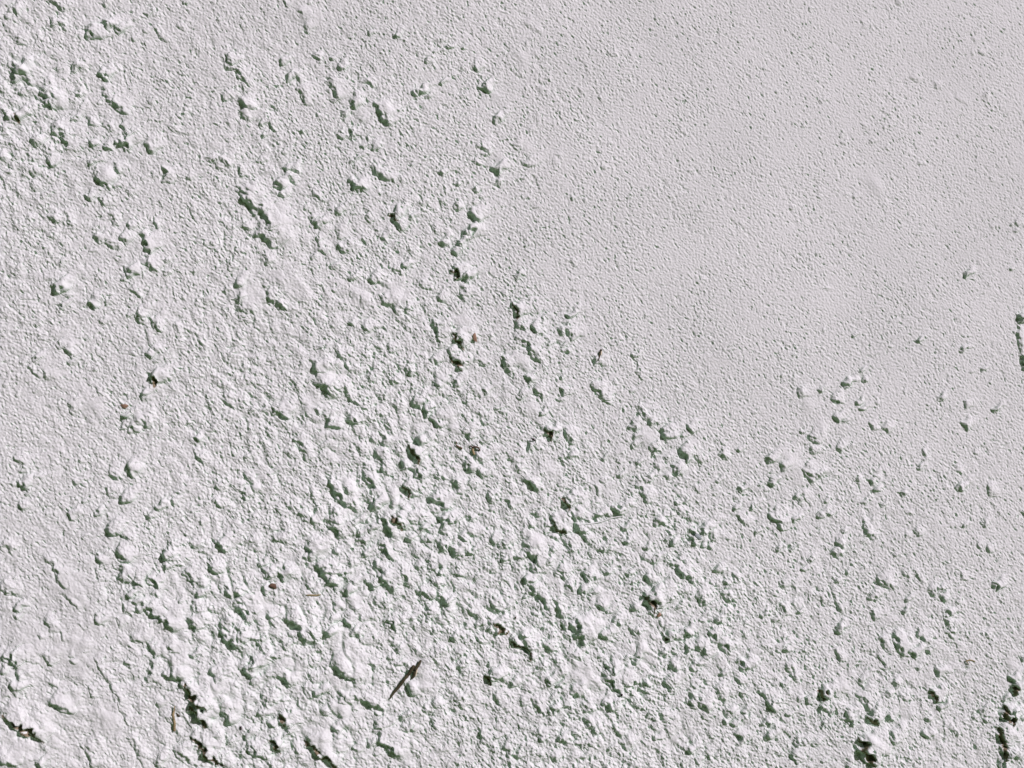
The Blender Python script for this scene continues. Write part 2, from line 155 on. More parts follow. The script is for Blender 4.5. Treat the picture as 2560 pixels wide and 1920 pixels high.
M_WASH = noise_colour('whitewash', (0.395, 0.612, 0.454), (0.42, 0.648, 0.482), 14, 0.95, 6, 0.25, 1100, 0.0003)
def far_wash():
    m, nt, bs = new_mat('limewash_roughcast')
    tc = nt.nodes.new('ShaderNodeTexCoord'); L = nt.links.new
    bs.inputs['Base Color'].default_value = (0.407, 0.630, 0.468, 1); bs.inputs['Roughness'].default_value = 0.95
    h = None
    for kind, sc, amt in (('n', 700, 0.6), ('n', 330, 0.9), ('v', 300, 0.7), ('n', 60, 0.3)):
        if kind == 'n':
            t = nt.nodes.new('ShaderNodeTexNoise'); t.inputs['Detail'].default_value = 3; o = t.outputs['Fac']
        else:
            t = nt.nodes.new('ShaderNodeTexVoronoi'); t.feature = 'SMOOTH_F1'; o = t.outputs['Distance']
        t.inputs['Scale'].default_value = sc; L(tc.outputs['Object'], t.inputs['Vector'])
        mu = nt.nodes.new('ShaderNodeMath'); mu.operation = 'MULTIPLY'; mu.inputs[1].default_value = amt if kind == 'n' else -amt; L(o, mu.inputs[0])
        if h is None: h = mu.outputs[0]
        else:
            ad = nt.nodes.new('ShaderNodeMath'); L(h, ad.inputs[0]); L(mu.outputs[0], ad.inputs[1]); h = ad.outputs[0]
    bp = nt.nodes.new('ShaderNodeBump'); bp.inputs['Strength'].default_value = 0.9; bp.inputs['Distance'].default_value = 0.0016
    L(h, bp.inputs['Height']); L(bp.outputs['Normal'], bs.inputs['Normal'])
    return m
M_WASH_FAR = far_wash()
M_EARTH = noise_colour('bare_earth', (0.11, 0.135, 0.068), (0.19, 0.225, 0.115), 260, 0.95, 5, 0.5, 900, 0.0006)
M_OLIVE = noise_colour('dry_olive_straw', (0.022, 0.031, 0.011), (0.048, 0.062, 0.024), 300, 0.7)
M_OCHRE = noise_colour('ochre_straw', (0.13, 0.15, 0.055), (0.24, 0.27, 0.11), 300, 0.7)
M_CREAM = noise_colour('pale_straw', (0.36, 0.46, 0.25), (0.46, 0.58, 0.34), 300, 0.7)
M_BROWN = noise_colour('brown_husk', (0.042, 0.038, 0.018), (0.10, 0.09, 0.04), 400, 0.75)
M_DARK = noise_colour('dark_seed', (0.012, 0.010, 0.008), (0.03, 0.024, 0.018), 500, 0.5)
M_SLATE = noise_colour('blue_grey_stone', (0.12, 0.23, 0.175), (0.19, 0.33, 0.25), 600, 0.6)
M_RUST = noise_colour('rusty_clay', (0.14, 0.125, 0.06), (0.23, 0.21, 0.11), 500, 0.85)
M_BOUNCE_GRASS = noise_colour('lawn', (0.05, 0.12, 0.016), (0.09, 0.19, 0.03), 3, 0.9, 8)  # unseen lawn, added to throw green bounce light on the wall

# ------------------------------------------------------------------ from the picture to the wall face (one plane, y = 0)
FACE = -0.012                                  # the coat stands 12 mm proud of the core
FPX = (SRC_W / 2) / math.tan(HFOV / 2)
ROT = np.array(FWD.to_track_quat('-Z', 'Y').to_matrix())
CAM = np.array(cam.location)
EYE = np.array(WALL_EYE)

def to_plane(u, v):
    u = np.asarray(u, float); v = np.asarray(v, float)
    d = np.stack([(u - SRC_W / 2) / FPX, -(v - SRC_H / 2) / FPX, -np.ones_like(u)], -1) @ ROT.T
    t = (FACE - CAM[1]) / d[..., 1]
    p = CAM + d * t[..., None]
    return (p[..., 0] - EYE[0]) / S, -(p[..., 2] - EYE[2]) / S

def from_plane(a, b):
    p = np.stack([a * S + EYE[0], np.full_like(a, FACE), -b * S + EYE[2]], -1) - CAM
    c = p @ ROT
    return c[..., 0] / -c[..., 2] * FPX + SRC_W / 2, -c[..., 1] / -c[..., 2] * FPX + SRC_H / 2

# ------------------------------------------------------------------ wall grid
STEP = 2.25
WALL_X0, WALL_X1, WALL_TOP = -4.0, 4.0, 2.5
cu, cv = to_plane([-30, SRC_W + 30, -30, SRC_W + 30], [-30, -30, SRC_H + 30, SRC_H + 30])

AX = np.arange(cu.min() - 10, cu.max() + 10, STEP)
BX = np.arange(cv.min() - 10, cv.max() + 10, STEP)
NA, NB = len(AX), len(BX)
A, B = np.meshgrid(AX, BX)                      # [row, column]
U, V = from_plane(A, B)

# ------------------------------------------------------------------ noise
N = 2048
fx = np.fft.fftfreq(N)[:, None]; fy = np.fft.rfftfreq(N)[None, :]
FR = np.hypot(fx, fy) + 1e-9

def band(lam, width, seed, stretch=None):
    g = np.random.default_rng(seed)
    f = np.fft.rfft2(g.standard_normal((N, N)))
    fr = FR
    if stretch:
        ang, k = stretch
        p = fx * math.sin(ang) + fy * math.cos(ang); q = -fx * math.cos(ang) + fy * math.sin(ang)
        fr = np.hypot(p * k, q / k) + 1e-9
    f *= np.exp(-0.5 * (np.log(fr * lam / STEP) / width) ** 2)
    n = np.fft.irfft2(f, s=(N, N)); n /= n.std()
    return n.astype(np.float32)

def sample(tex, a=A, b=B):
    x = ((a - AX[0]) / STEP) % N; y = ((b - BX[0]) / STEP) % N
    x0 = np.floor(x).astype(np.int32); y0 = np.floor(y).astype(np.int32)
    tx = (x - x0).astype(np.float32); ty = (y - y0).astype(np.float32)
    x0 %= N; y0 %= N; x1 = (x0 + 1) % N; y1 = (y0 + 1) % N
    return (tex[y0, x0] * (1 - tx) + tex[y0, x1] * tx) * (1 - ty) + (tex[y1, x0] * (1 - tx) + tex[y1, x1] * tx) * ty

# roughness over the wall, clamped outside the piece we know
def spread(g, u=None, v=None):
    g = np.array(g, dtype=float)
    ru = np.clip((U if u is None else u) / SRC_W, 0, 1) * 8; rv = np.clip((V if v is None else v) / SRC_H, 0, 1) * 6
    i0 = np.clip(np.floor(ru).astype(int), 0, 7); j0 = np.clip(np.floor(rv).astype(int), 0, 5)
    tx = ru - i0; ty = rv - j0
    tx = tx * tx * (3 - 2 * tx); ty = ty * ty * (3 - 2 * ty)
    return (g[j0, i0] * (1 - tx) + g[j0, i0 + 1] * tx) * (1 - ty) + (g[j0 + 1, i0] * (1 - tx) + g[j0 + 1, i0 + 1] * tx) * ty
rough = spread(ROUGH); clod = spread(CLOD)
rough = rough * np.clip(1 + 0.14 * sample(band(240, 0.5, 3)), 0.6, 1.4)

# ------------------------------------------------------------------ named places
def parse(block):
    for (c, r), text in block.items():
        for item in text.split(';'):
            p = item.split()
            brown = p[0].endswith('b'); w = float(p[0].rstrip('b'))
            xy = np.array([float(q) for q in p[1:]])
            yield c, r, w, brown, xy

def tile_plane(c, r, x, y):
    return to_plane(640 * c + np.asarray(x) / 2.592, 640 * r + np.asarray(y) / 2.592)

def window(a0, a1, b0, b1):
    i0, i1 = np.searchsorted(AX, [a0, a1]); j0, j1 = np.searchsorted(BX, [b0, b1])
    return slice(j0, j1), slice(i0, i1)

H = np.zeros_like(A)
calm = np.zeros_like(A)
for (c, r), text in SMOOTH.items():
    for item in text.split(';'):
        x, y, rad = map(float, item.split())
        a, b = tile_plane(c, r, x, y); rad = rad / 2.592
        w = window(a - 2.6 * rad, a + 2.6 * rad, b - 2.6 * rad, b + 2.6 * rad)
        th = R(-55); k = 1.25
        da = A[w] - a; db = B[w] - b
        p = (da * math.cos(R(55)) + db * math.sin(R(55))) / k; q = (-da * math.sin(R(55)) + db * math.cos(R(55))) * k
        g = np.exp(-((p * p + q * q) / (rad * rad)) ** 1.5)
        calm[w] = np.maximum(calm[w], g)
        H[w] += min(0.12 * rad, 5.0) * np.exp(-(p * p + q * q) / (0.9 * rad * rad))

# sunward direction in the plane (b grows downwards)
LX, LY = math.cos(SUN_INPLANE), -math.sin(SUN_INPLANE)
wob = sample(band(38, 0.4, 23)); wob2 = sample(band(38, 0.4, 24)); hf = sample(band(13, 0.4, 21)); wid = sample(band(30, 0.5, 25))
lump_id = np.zeros(A.shape, dtype=np.int32); lump_w = np.zeros(A.shape)
earth_id = np.zeros(A.shape, dtype=np.int32); earth_w = np.zeros(A.shape)
stroke_n = 0
DROP = 1.15 * math.tan(SUN_RAKE)
LUMP = 0.92
def crescents(count, seed):
    g = np.random.default_rng(seed); made = 0
    while made < count:
        u, v = g.uniform(-300, SRC_W + 300), g.uniform(-250, SRC_H + 250)
        gu = min(max(u / SRC_W, 0), 0.999) * 8; gv = min(max(v / SRC_H, 0), 0.999) * 6
        k = ROUGH[int(round(gv))][int(round(gu))] * 0.45 + CLOD[int(round(gv))][int(round(gu))] * 0.6
        if g.uniform() > k ** 1.3: continue
        w = 5.5 + 17 * g.uniform() ** 2.6 * min(1, 0.25 + k)
        if g.uniform() < 0.45: xy = [u, v]
        else:
            an = R(55) + g.normal() * 0.45; L = w * g.uniform(0.5, 1.9) / 2.592; be = g.normal() * 0.3
            p1 = (u + L * math.cos(an), v + L * math.sin(an)); xy = [u, v, *p1]
            if g.uniform() < 0.5: xy += [p1[0] + L * math.cos(an + be * 2), p1[1] + L * math.sin(an + be * 2)]
        made += 1
        yield 0, 0, w, False, np.array(xy) * 2.592, True
def all_strokes():
    for s_ in parse(STROKES): yield (*s_, False)
    yield from crescents(2600, 77)
for c, r, w, brown, xy, loose in all_strokes():
    stroke_n += 1
    x, y = xy[0::2], xy[1::2]
    if len(x) == 1:                              # a dot: a short nick across the light
        l = w * 0.55
        x = np.array([x[0] - l * 0.55, x[0] + l * 0.55]); y = np.array([y[0] - l * 0.8, y[0] + l * 0.8])
        w *= 0.9
    pa, pb = tile_plane(c, r, x, y)
    w = w / 2.592 * (1.3 if loose else 1.6 if brown else 1.8)
    ext = w * 0.35                               # a little overshoot: the ends taper away
    d0 = np.array([pa[0] - pa[1], pb[0] - pb[1]]); d0 /= np.hypot(*d0) + 1e-9
    d1 = np.array([pa[-1] - pa[-2], pb[-1] - pb[-2]]); d1 /= np.hypot(*d1) + 1e-9
    pa = pa.copy(); pb = pb.copy()
    pa[0] += d0[0] * ext; pb[0] += d0[1] * ext; pa[-1] += d1[0] * ext; pb[-1] += d1[1] * ext
    L1 = 1.9 * w + 5.0
    pad = 3.0 * L1
    win = window(pa.min() - pad, pa.max() + pad, pb.min() - pad, pb.max() + pad)
    amp_w = min(0.14 * w + 0.4, 2.4)
    P = A[win] + wob[win] * amp_w; Q = B[win] + wob2[win] * amp_w
    if P.size == 0: continue
    seg = np.hypot(np.diff(pa), np.diff(pb)); tot = seg.sum() + 1e-9
    best = np.full(P.shape, 1e18); SD = np.zeros(P.shape); T = np.zeros(P.shape); NL = np.zeros(P.shape)
    acc = 0.0
    for k in range(len(seg)):
        dx, dy = (pa[k + 1] - pa[k]), (pb[k + 1] - pb[k]); L = seg[k] + 1e-9
        tt = np.clip(((P - pa[k]) * dx + (Q - pb[k]) * dy) / (L * L), 0, 1)
        ex = P - (pa[k] + tt * dx); ey = Q - (pb[k] + tt * dy)
        dd = ex * ex + ey * ey
        nx, ny = dy / L, -dx / L
        nl = nx * LX + ny * LY
        if nl < 0: nx, ny, nl = -nx, -ny, -nl
        m = dd < best
        best = np.where(m, dd, best)
        sg = np.where(ex * nx + ey * ny >= 0, 1.0, -1.0)
        SD = np.where(m, np.sqrt(dd) * sg, SD)
        T = np.where(m, (acc + tt * L) / tot, T)
        NL = np.where(m, nl, NL)
        acc += L
    tau = np.sqrt(np.clip(np.sin(np.pi * np.clip(T, 0, 1)), 0, 1))
    W = w * tau * np.clip(1 + 0.34 * wid[win], 0.4, 1.6)
    soft = 0.4 if (r == 0 and c >= 2 and not loose) else 0.72 if loose else 1.0   # the smoother upper right
    Am = W * DROP * soft
    s = SD - W * 0.5 + hf[win] * min(0.06 * w, 0.7)
    sl = SD + 0.15 * w
    up = 1 / (1 + np.exp(-np.clip(s / (0.6 + (0.05 if brown else 0.1) * w), -30, 30)))
    x_ = np.maximum(sl, 0) / L1                    # a rounded lump, steep on its shaded side
    fall = (1 - np.exp(-x_ / 0.13)) * np.exp(-(x_ / 1.05) ** 1.7)
    H[win] += LUMP * w * tau * soft * (0.4 + 0.6 * NL) * fall
    q = np.clip(1 + s / (W + 1.5), 0, 1)
    pit = -((0.62 if brown else 0.48) + 0.3 * (1 - NL)) * Am * q * q * (3 - 2 * q)
    H[win] += pit * (1 - up)
    calm[win] = np.maximum(calm[win], 0.6 * fall * tau * min(w / 14, 1))
    if w > 7.0 and not loose:                                   # a lump one can tell apart
        wt = np.exp(-(np.maximum(s, 0) / (L1 * 0.9)) ** 2) * tau * (s > 0)
        mm = (wt > 0.42) & (wt * w > lump_w[win])
        lump_w[win] = np.where(mm, wt * w, lump_w[win]); lump_id[win] = np.where(mm, stroke_n, lump_id[win])
    if brown and w >= 17.5:
        wt = q * (s < 0.4) * (tau > 0.3)
        mm = (wt > 0.62 + 0.03 * wob2[win]) & (wt > earth_w[win])
        earth_w[win] = np.where(mm, wt, earth_w[win]); earth_id[win] = np.where(mm, stroke_n, earth_id[win])

# roughcast grain, finer and flatter where the wash lies smooth
grain = rough * (1 - 0.72 * calm)
st = (R(55), 1.18)
G1 = band(15, 0.33, 11, st); G2 = band(27, 0.35, 12, st); G3 = band(8.5, 0.3, 13); G6 = band(12, 0.3, 16); G7 = band(15, 0.35, 17, st)
G8 = band(46, 0.4, 18, st); G9 = band(34, 0.4, 19); T1 = band(88, 0.4, 14, (R(55), 1.15)); T2 = band(52, 0.4, 20, (R(55), 1.12)); T3 = band(420, 0.6, 15)
def grain_field(a, b_, g, k, small=1.0, mid=1.0):
    """roughcast height: g = coarseness, k = cloddiness; small and mid fade the scales a wider grid cannot hold"""
    n6 = sample(G6, a, b_); n8 = sample(G8, a, b_)
    h = small * (0.3 + 0.7 * g) * 0.36 * sample(G3, a, b_)
    h = h + small * g * (0.28 * n6 + 0.85 * np.minimum(np.abs(sample(G1, a, b_)), 0.6))
    h = h + mid * g ** 1.3 * 1.15 * np.minimum(np.abs(sample(G2, a, b_)), 0.8)
    h = h + small * g * 1.2 * np.clip(n6 - 1.1, 0, 1.2)
    h = h - small * g * 3.2 * np.clip(sample(G7, a, b_) - 0.95, 0, 0.8) * np.clip(0.7 + 0.6 * sample(G9, a, b_), 0.0, 2)
    h = h - mid * g ** 1.5 * 2.6 * np.clip(n8 - 1.2, 0, 1.0)
    h = h + k * (3.2 * np.minimum(np.abs(sample(T1, a, b_)), 1.3) + 2.1 * np.clip(sample(T2, a, b_), -0.6, 1.6))
    return h + 0.35 * sample(T3, a, b_)
H += grain_field(A, B, grain, clod)
H *= 1.0
# run out to the plain roughcast at the rim of the close-up piece
edge = np.minimum(np.minimum(A - AX[0], AX[-1] - A), np.minimum(B - BX[0], BX[-1] - B))
ef = np.clip(edge / 16.0, 0, 1); ef = ef * ef * (3 - 2 * ef)
H = H * ef + (grain_field(A, B, 0.85 * spread(ROUGH), clod) + 0.1) * (1 - ef)
# keep very deep sums in check
H = np.where(H < -16, -16 + (H + 16) * 0.35, H)

VX = np.stack([A * S + EYE[0], -H * S + FACE, -B * S + EYE[2]], -1).reshape(-1, 3)
jj, ii = np.meshgrid(np.arange(NB - 1), np.arange(NA - 1), indexing='ij')
base = (jj * NA + ii).ravel()
QUADS = np.stack([base, base + NA, base + NA + 1, base + 1], -1)
fine = np.ones(len(QUADS), bool)
FL = lump_id[:-1, :-1].ravel(); FE = earth_id[:-1, :-1].ravel()

wall = bpy.data.objects.new('rendered_wall', None); col.objects.link(wall)
tag(wall, 'rough mud wall under thick flaking white limewash, lumpy and pitted, filling the view', 'wall')

def sub_mesh(name, faces, mats):
    q = QUADS[faces]
    uq, inv = np.unique(q, return_inverse=True)
    me = raw_mesh(name, VX[uq], inv.reshape(q.shape), mats, smooth=~fine[faces])
    o = bpy.data.objects.new(name, me); col.objects.link(o); o.parent = wall
    return o

def pick(ids, limit, least):
    k, n = np.unique(ids[ids > 0], return_counts=True)
    o = np.argsort(-n)
    return [int(k[i]) for i in o if n[i] >= least][:limit]

FL[FE > 0] = 0
keepE = pick(FE, 295, 6); keepL = pick(FL, 295, 25)
leftE = (FE > 0) & ~np.isin(FE, keepE)
taken = np.zeros(len(QUADS), bool)
def grouped(ids, keep):
    m = np.nonzero(np.isin(ids, keep))[0]
    o = m[np.argsort(ids[m], kind='stable')]
    ks, st_ = np.unique(ids[o], return_index=True)
    return zip(ks, np.split(o, st_[1:]))
for k, f in grouped(FE, keepE):
    sub_mesh('bare_patch', f, [M_EARTH])['label'] = 'hollow where brown earth shows through the limewash'; taken[f] = True
for k, f in grouped(FL, keepL):
    sub_mesh('plaster_lump', f, [M_WASH]); taken[f] = True
sub_mesh('limewash_coat', np.nonzero(~taken)[0], [M_WASH])

# the rest of the wall face, in broader relief, lapping 5 mm under the edge of the close-up piece
def outer_axis(lo, hi, wlo, whi, near=420.0, cell=8.0):
    def side(start, end, sgn):
        out = []; x = start; st_ = cell
        while True:
            if abs(x - start) > near: st_ = min(st_ * 1.09, 700.0)
            x += sgn * st_
            if (end - x) * sgn < st_ * 0.6: break
            out.append(x)
        return out + [end]
    mid = list(np.linspace(lo, hi, max(2, int((hi - lo) / cell))))
    return np.array(side(lo - 7, wlo, -1)[::-1] + [lo - 7] + mid + [hi + 7] + side(hi + 7, whi, 1))
ia0, ia1, ib0, ib1 = AX[0] + 6, AX[-1] - 6, BX[0] + 6, BX[-1] - 6
OX = outer_axis(ia0, ia1, (WALL_X0 - EYE[0]) / S, (WALL_X1 - EYE[0]) / S)
OY = outer_axis(ib0, ib1, -(WALL_TOP - EYE[2]) / S, EYE[2] / S)
OA, OB = np.meshgrid(OX, OY)
OU, OV = from_plane(OA, OB)
cellmax = np.maximum(np.gradient(OX)[None, :], np.gradient(OY)[:, None])
fade = np.clip((30.0 - cellmax) / 22.0, 0, 1); fade2 = np.clip((90.0 - cellmax) / 70.0, 0, 1)
okk = spread(CLOD, OU, OV)
OH = grain_field(OA, OB, 0.85 * spread(ROUGH, OU, OV), okk * fade2, fade, fade2)
OH += fade2 * okk * 6.0 * np.clip(sample(T2, OA + 900, OB + 500) - 1.0, 0, 1.0) * (1 + 0.3 * sample(G2, OA, OB))
OH = np.where((OA > AX[0] + 4) & (OA < AX[-1] - 4) & (OB > BX[0] + 4) & (OB < BX[-1] - 4), OH - 8.0, OH)
OP = np.stack([OA * S + EYE[0], -OH * S + FACE, -OB * S + EYE[2]], -1)
OP[0, :, 1] = OP[-1, :, 1] = 0.02; OP[:, 0, 1] = OP[:, -1, 1] = 0.02
on_a, on_b = len(OX), len(OY)
jj, ii = np.meshgrid(np.arange(on_b - 1), np.arange(on_a - 1), indexing='ij')
keep = ~((OX[ii] >= ia0 - 0.01) & (OX[ii + 1] <= ia1 + 0.01) & (OY[jj] >= ib0 - 0.01) & (OY[jj + 1] <= ib1 + 0.01))
ob = (jj * on_a + ii)[keep]
OQ = np.stack([ob, ob + on_a, ob + on_a + 1, ob + 1], -1)
outer = bpy.data.objects.new('limewash_coat', raw_mesh('limewash_coat', OP.reshape(-1, 3), OQ, [M_WASH_FAR], smooth=(cellmax[:-1, :-1][keep] > 12)))
col.objects.link(outer); outer.parent = wall

def box(name, lo, hi, mat, parent=None):
    bm = bmesh.new(); bmesh.ops.create_cube(bm, size=1)
    for v in bm.verts:
        v.co = Vector([lo[i] + (v.co[i] + 0.5) * (hi[i] - lo[i]) for i in range(3)])
    bmesh.ops.bevel(bm, geom=bm.edges[:], offset=0.015, segments=3, affect='EDGES')
    me = bpy.data.meshes.new(name); bm.to_mesh(me); bm.free(); me.materials.append(mat)
    o = bpy.data.objects.new(name, me); col.objects.link(o); o.parent = parent
    return o
box('mud_core', (WALL_X0 + 0.004, 0.012, 0.0), (WALL_X1 - 0.004, 0.40, WALL_TOP - 0.004), M_EARTH, wall)

# ------------------------------------------------------------------ ground at the foot of the wall, unseen; its grass is added for green bounce
gx = np.concatenate([-np.geomspace(2000, 5, 14), np.linspace(-4, 4, 33), np.geomspace(5, 2000, 14)])
GA, GB = np.meshgrid(gx, gx)
gz = 0.012 * np.sin(GA * 1.7) * np.cos(GB * 2.3) * (np.hypot(GA, GB) < 40) - 0.02
gv = np.stack([GA, GB, gz], -1).reshape(-1, 3)
n = len(gx); jj, ii = np.meshgrid(np.arange(n - 1), np.arange(n - 1), indexing='ij'); b0 = (jj * n + ii).ravel()
gm = raw_mesh('ground', gv, np.stack([b0, b0 + 1, b0 + n + 1, b0 + n], -1), [M_BOUNCE_GRASS], smooth=np.ones(len(b0), bool))
g = bpy.data.objects.new('ground', gm); col.objects.link(g); tag(g, kind='structure')

# ------------------------------------------------------------------ the hedge is unseen, added to block sky and bounce green light
def leaf_mat():
    m, nt, bs = new_mat('added_leaf')
    oi = nt.nodes.new('ShaderNodeTexCoord'); n = nt.nodes.new('ShaderNodeTexNoise'); n.inputs['Scale'].default_value = 6
    r = nt.nodes.new('ShaderNodeValToRGB'); r.color_ramp.elements[0].color = (0.05, 0.12, 0.015, 1); r.color_ramp.elements[1].color = (0.10, 0.21, 0.03, 1)
    nt.links.new(oi.outputs['Object'], n.inputs['Vector']); nt.links.new(n.outputs['Fac'], r.inputs['Fac']); nt.links.new(r.outputs['Color'], bs.inputs['Base Color'])
    tr = nt.nodes.new('ShaderNodeBsdfTranslucent'); mx = nt.nodes.new('ShaderNodeMixShader'); mx.inputs[0].default_value = 0.45
    nt.links.new(r.outputs['Color'], tr.inputs['Color']); nt.links.new(bs.outputs[0], mx.inputs[1]); nt.links.new(tr.outputs[0], mx.inputs[2])
    nt.links.new(mx.outputs[0], nt.nodes['Material Output'].inputs['Surface'])
    bs.inputs['Roughness'].default_value = 0.55
    return m
M_LEAF = leaf_mat()
hg = np.random.default_rng(5)
h_left = hg.uniform((-3.3, -5.3, 0.05), (-2.2, -0.5, 5.4), (15000, 3))
h_front = hg.uniform((-3.3, -5.3, 0.05), (1.2, -4.2, 5.4), (15000, 3))
hp = np.concatenate([h_left, h_front]); NLF = len(hp)
hp += 0.12 * np.sin(hp[:, [1, 2, 0]] * 3.1)
hn = hg.standard_normal((NLF, 3)) + np.array([0.5, 0.2, 0.5]); hn /= np.linalg.norm(hn, axis=1)[:, None]
h1 = np.cross(hn, hg.standard_normal((NLF, 3))); h1 /= np.linalg.norm(h1, axis=1)[:, None]; h2 = np.cross(hn, h1)
hs = hg.uniform(0.05, 0.10, (NLF, 1))
hv = np.stack([hp - h1 * hs, hp - h2 * hs * .5 + hn * hs * .1, hp + h1 * hs, hp + h2 * hs * .5 + hn * hs * .1], 1).reshape(-1, 3)
unseen_hedge = bpy.data.objects.new('unseen_hedge', None); col.objects.link(unseen_hedge); unseen_hedge.location = (-3.0, -4, 0)
tag(unseen_hedge, 'tall green hedge added out of view to block sky and green the shade', 'unseen_hedge')
fo = bpy.data.objects.new('foliage', raw_mesh('foliage', hv - np.array([-3.0, -4, 0]), np.arange(NLF * 4).reshape(-1, 4), [M_LEAF])); col.objects.link(fo); fo.parent = unseen_hedge
M_BARK = noise_colour('bark', (0.06, 0.045, 0.03), (0.12, 0.09, 0.06), 20)
for k in range(9):
    bm = bmesh.new(); bmesh.ops.create_cone(bm, segments=8, radius1=0.05, radius2=0.015, depth=4.2, cap_ends=True)
    for v_ in bm.verts: v_.co += Vector((0.25, -0.8 + k * 0.95, 2.1)) if k < 5 else Vector((0.3 + (k - 4) * 0.9, -0.75, 2.1))
    me = bpy.data.meshes.new('trunk'); bm.to_mesh(me); bm.free(); me.materials.append(M_BARK)
    o = bpy.data.objects.new('trunk', me); col.objects.link(o); o.parent = unseen_hedge

# ------------------------------------------------------------------ the tree is unseen, added to cut overhead sky and green the shade
NT = 22000
tp = hg.standard_normal((NT, 3)); tp /= np.linalg.norm(tp, axis=1)[:, None]
tp *= hg.uniform(0.35, 1.0, (NT, 1)) ** 0.5
tp += 0.10 * np.sin(tp[:, [1, 2, 0]] * 9.0)
tp = tp * np.array([3.1, 2.6, 1.5]) + np.array([0.6, 1.0, 5.0])
tn = hg.standard_normal((NT, 3)) + np.array([0, 0, 0.8]); tn /= np.linalg.norm(tn, axis=1)[:, None]
t1 = np.cross(tn, hg.standard_normal((NT, 3))); t1 /= np.linalg.norm(t1, axis=1)[:, None]; t2 = np.cross(tn, t1)
ts = hg.uniform(0.07, 0.13, (NT, 1))
tv = np.stack([tp - t1 * ts, tp - t2 * ts * .5 + tn * ts * .1, tp + t1 * ts, tp + t2 * ts * .5 + tn * ts * .1], 1).reshape(-1, 3)
tree = bpy.data.objects.new('unseen_tree', None); col.objects.link(tree); tree.location = (-1.8, -3.2, 0)
tag(tree, 'broad leafy tree added out of view, its crown cutting overhead sky light', 'tree')
cr = bpy.data.objects.new('crown', raw_mesh('crown', tv, np.arange(NT * 4).reshape(-1, 4), [M_LEAF])); col.objects.link(cr); cr.parent = tree
bm = bmesh.new()
def limb(p, q_, r0, r1):
    p, q_ = Vector(p), Vector(q_); ax = (q_ - p); mt = Matrix.Translation((p + q_) / 2) @ ax.to_track_quat('Z', 'Y').to_matrix().to_4x4()
    bmesh.ops.create_cone(bm, segments=10, radius1=r0, radius2=r1, depth=ax.length, cap_ends=True, matrix=mt)
limb((0, 0, -0.05), (0.08, 0.05, 1.6), 0.2, 0.15); limb((0.08, 0.05, 1.55), (0.25, 0.3, 3.6), 0.15, 0.1)
for e in ((1.9, 0.6, 4.6), (-1.2, 0.8, 4.9), (0.5, 2.4, 4.9), (0.4, -0.9, 5.0), (0.5, 0.6, 5.6)): limb((0.25, 0.3, 3.5), e, 0.09, 0.025)
me = bpy.data.meshes.new('trunk'); bm.to_mesh(me); bm.free(); me.materials.append(M_BARK)
o = bpy.data.objects.new('trunk', me); col.objects.link(o); o.parent = tree

# ------------------------------------------------------------------ straws and bits caught on the wall
def surf(u, v):
    a, b = to_plane(u, v)
    i = int(np.clip(np.searchsorted(AX, a), 2, NA - 3)); j = int(np.clip(np.searchsorted(BX, b), 2, NB - 3))
    return float(a), float(b), float(H[j - 1:j + 2, i - 1:i + 2].max())

def strand(name, pts, mat, parent=None, flat=0.5, sides=8, lift=2.0, crease=0.0, level=True):
    """a bent, tapering straw: pts = (u, v, width[, extra lift])"""
    pp = []
    for p in pts:
        a, b, h = surf(p[0], p[1])
        pp.append([a, b, h + lift + (p[3] if len(p) > 3 else 0), p[2]])
    pp = np.array(pp)
    if level and len(pp) > 2:                     # a stiff straw bridges hollows
        t = np.linspace(0, 1, len(pp)); k = np.polyfit(t, pp[:, 2], 1); lin = np.polyval(k, t)
        pp[:, 2] = np.maximum(lin, pp[:, 2] * 0.5 + lin * 0.5)
    m = 6; fine_p = []
    for k in range(len(pp) - 1):
        for q in range(m): fine_p.append(pp[k] + (pp[k + 1] - pp[k]) * q / m)
    fine_p.append(pp[-1]); F = np.array(fine_p)
    F[1:-1] = (F[:-2] + 2 * F[1:-1] + F[2:]) / 4
    verts = []; 
    for k, f in enumerate(F):
        t = F[min(k + 1, len(F) - 1), :3] - F[max(k - 1, 0), :3]; t /= np.linalg.norm(t) + 1e-9
        side = np.cross(t, [0, 0, 1.0]); side /= np.linalg.norm(side) + 1e-9
        up = np.cross(side, t)
        r = f[3] / 2 * (1 + 0.12 * math.sin(k * 1.9) + 0.08 * math.sin(k * 4.3))
        for s_ in range(sides):
            an = 2 * math.pi * s_ / sides
            rr = 1 - crease * (abs(math.sin(an)) ** 8 if math.sin(an) > 0 else 0)
            o = f[:3] + side * math.cos(an) * r * rr + up * math.sin(an) * r * flat * rr
            verts.append((o[0] * S + EYE[0], -o[2] * S + FACE, -o[1] * S + EYE[2]))
    bm = bmesh.new(); vv = [bm.verts.new(v) for v in verts]
    for k in range(len(F) - 1):
        for s_ in range(sides):
            bm.faces.new((vv[k * sides + s_], vv[k * sides + (s_ + 1) % sides], vv[(k + 1) * sides + (s_ + 1) % sides], vv[(k + 1) * sides + s_]))
    bm.faces.new(vv[:sides][::-1]); bm.faces.new(vv[-sides:])
    bmesh.ops.recalc_face_normals(bm, faces=bm.faces[:])
    me = bpy.data.meshes.new(name); bm.to_mesh(me); bm.free(); me.materials.append(mat)
    for p in me.polygons: p.use_smooth = True
    o = bpy.data.objects.new(name, me); col.objects.link(o); o.parent = parent
    return o

def root(name, u, v, label, cat, group=None):
    a, b, h = surf(u, v)
    e = bpy.data.objects.new(name, None); col.objects.link(e)
    e.empty_display_size = 0.01
    tag(e, label, cat, group)
    return e

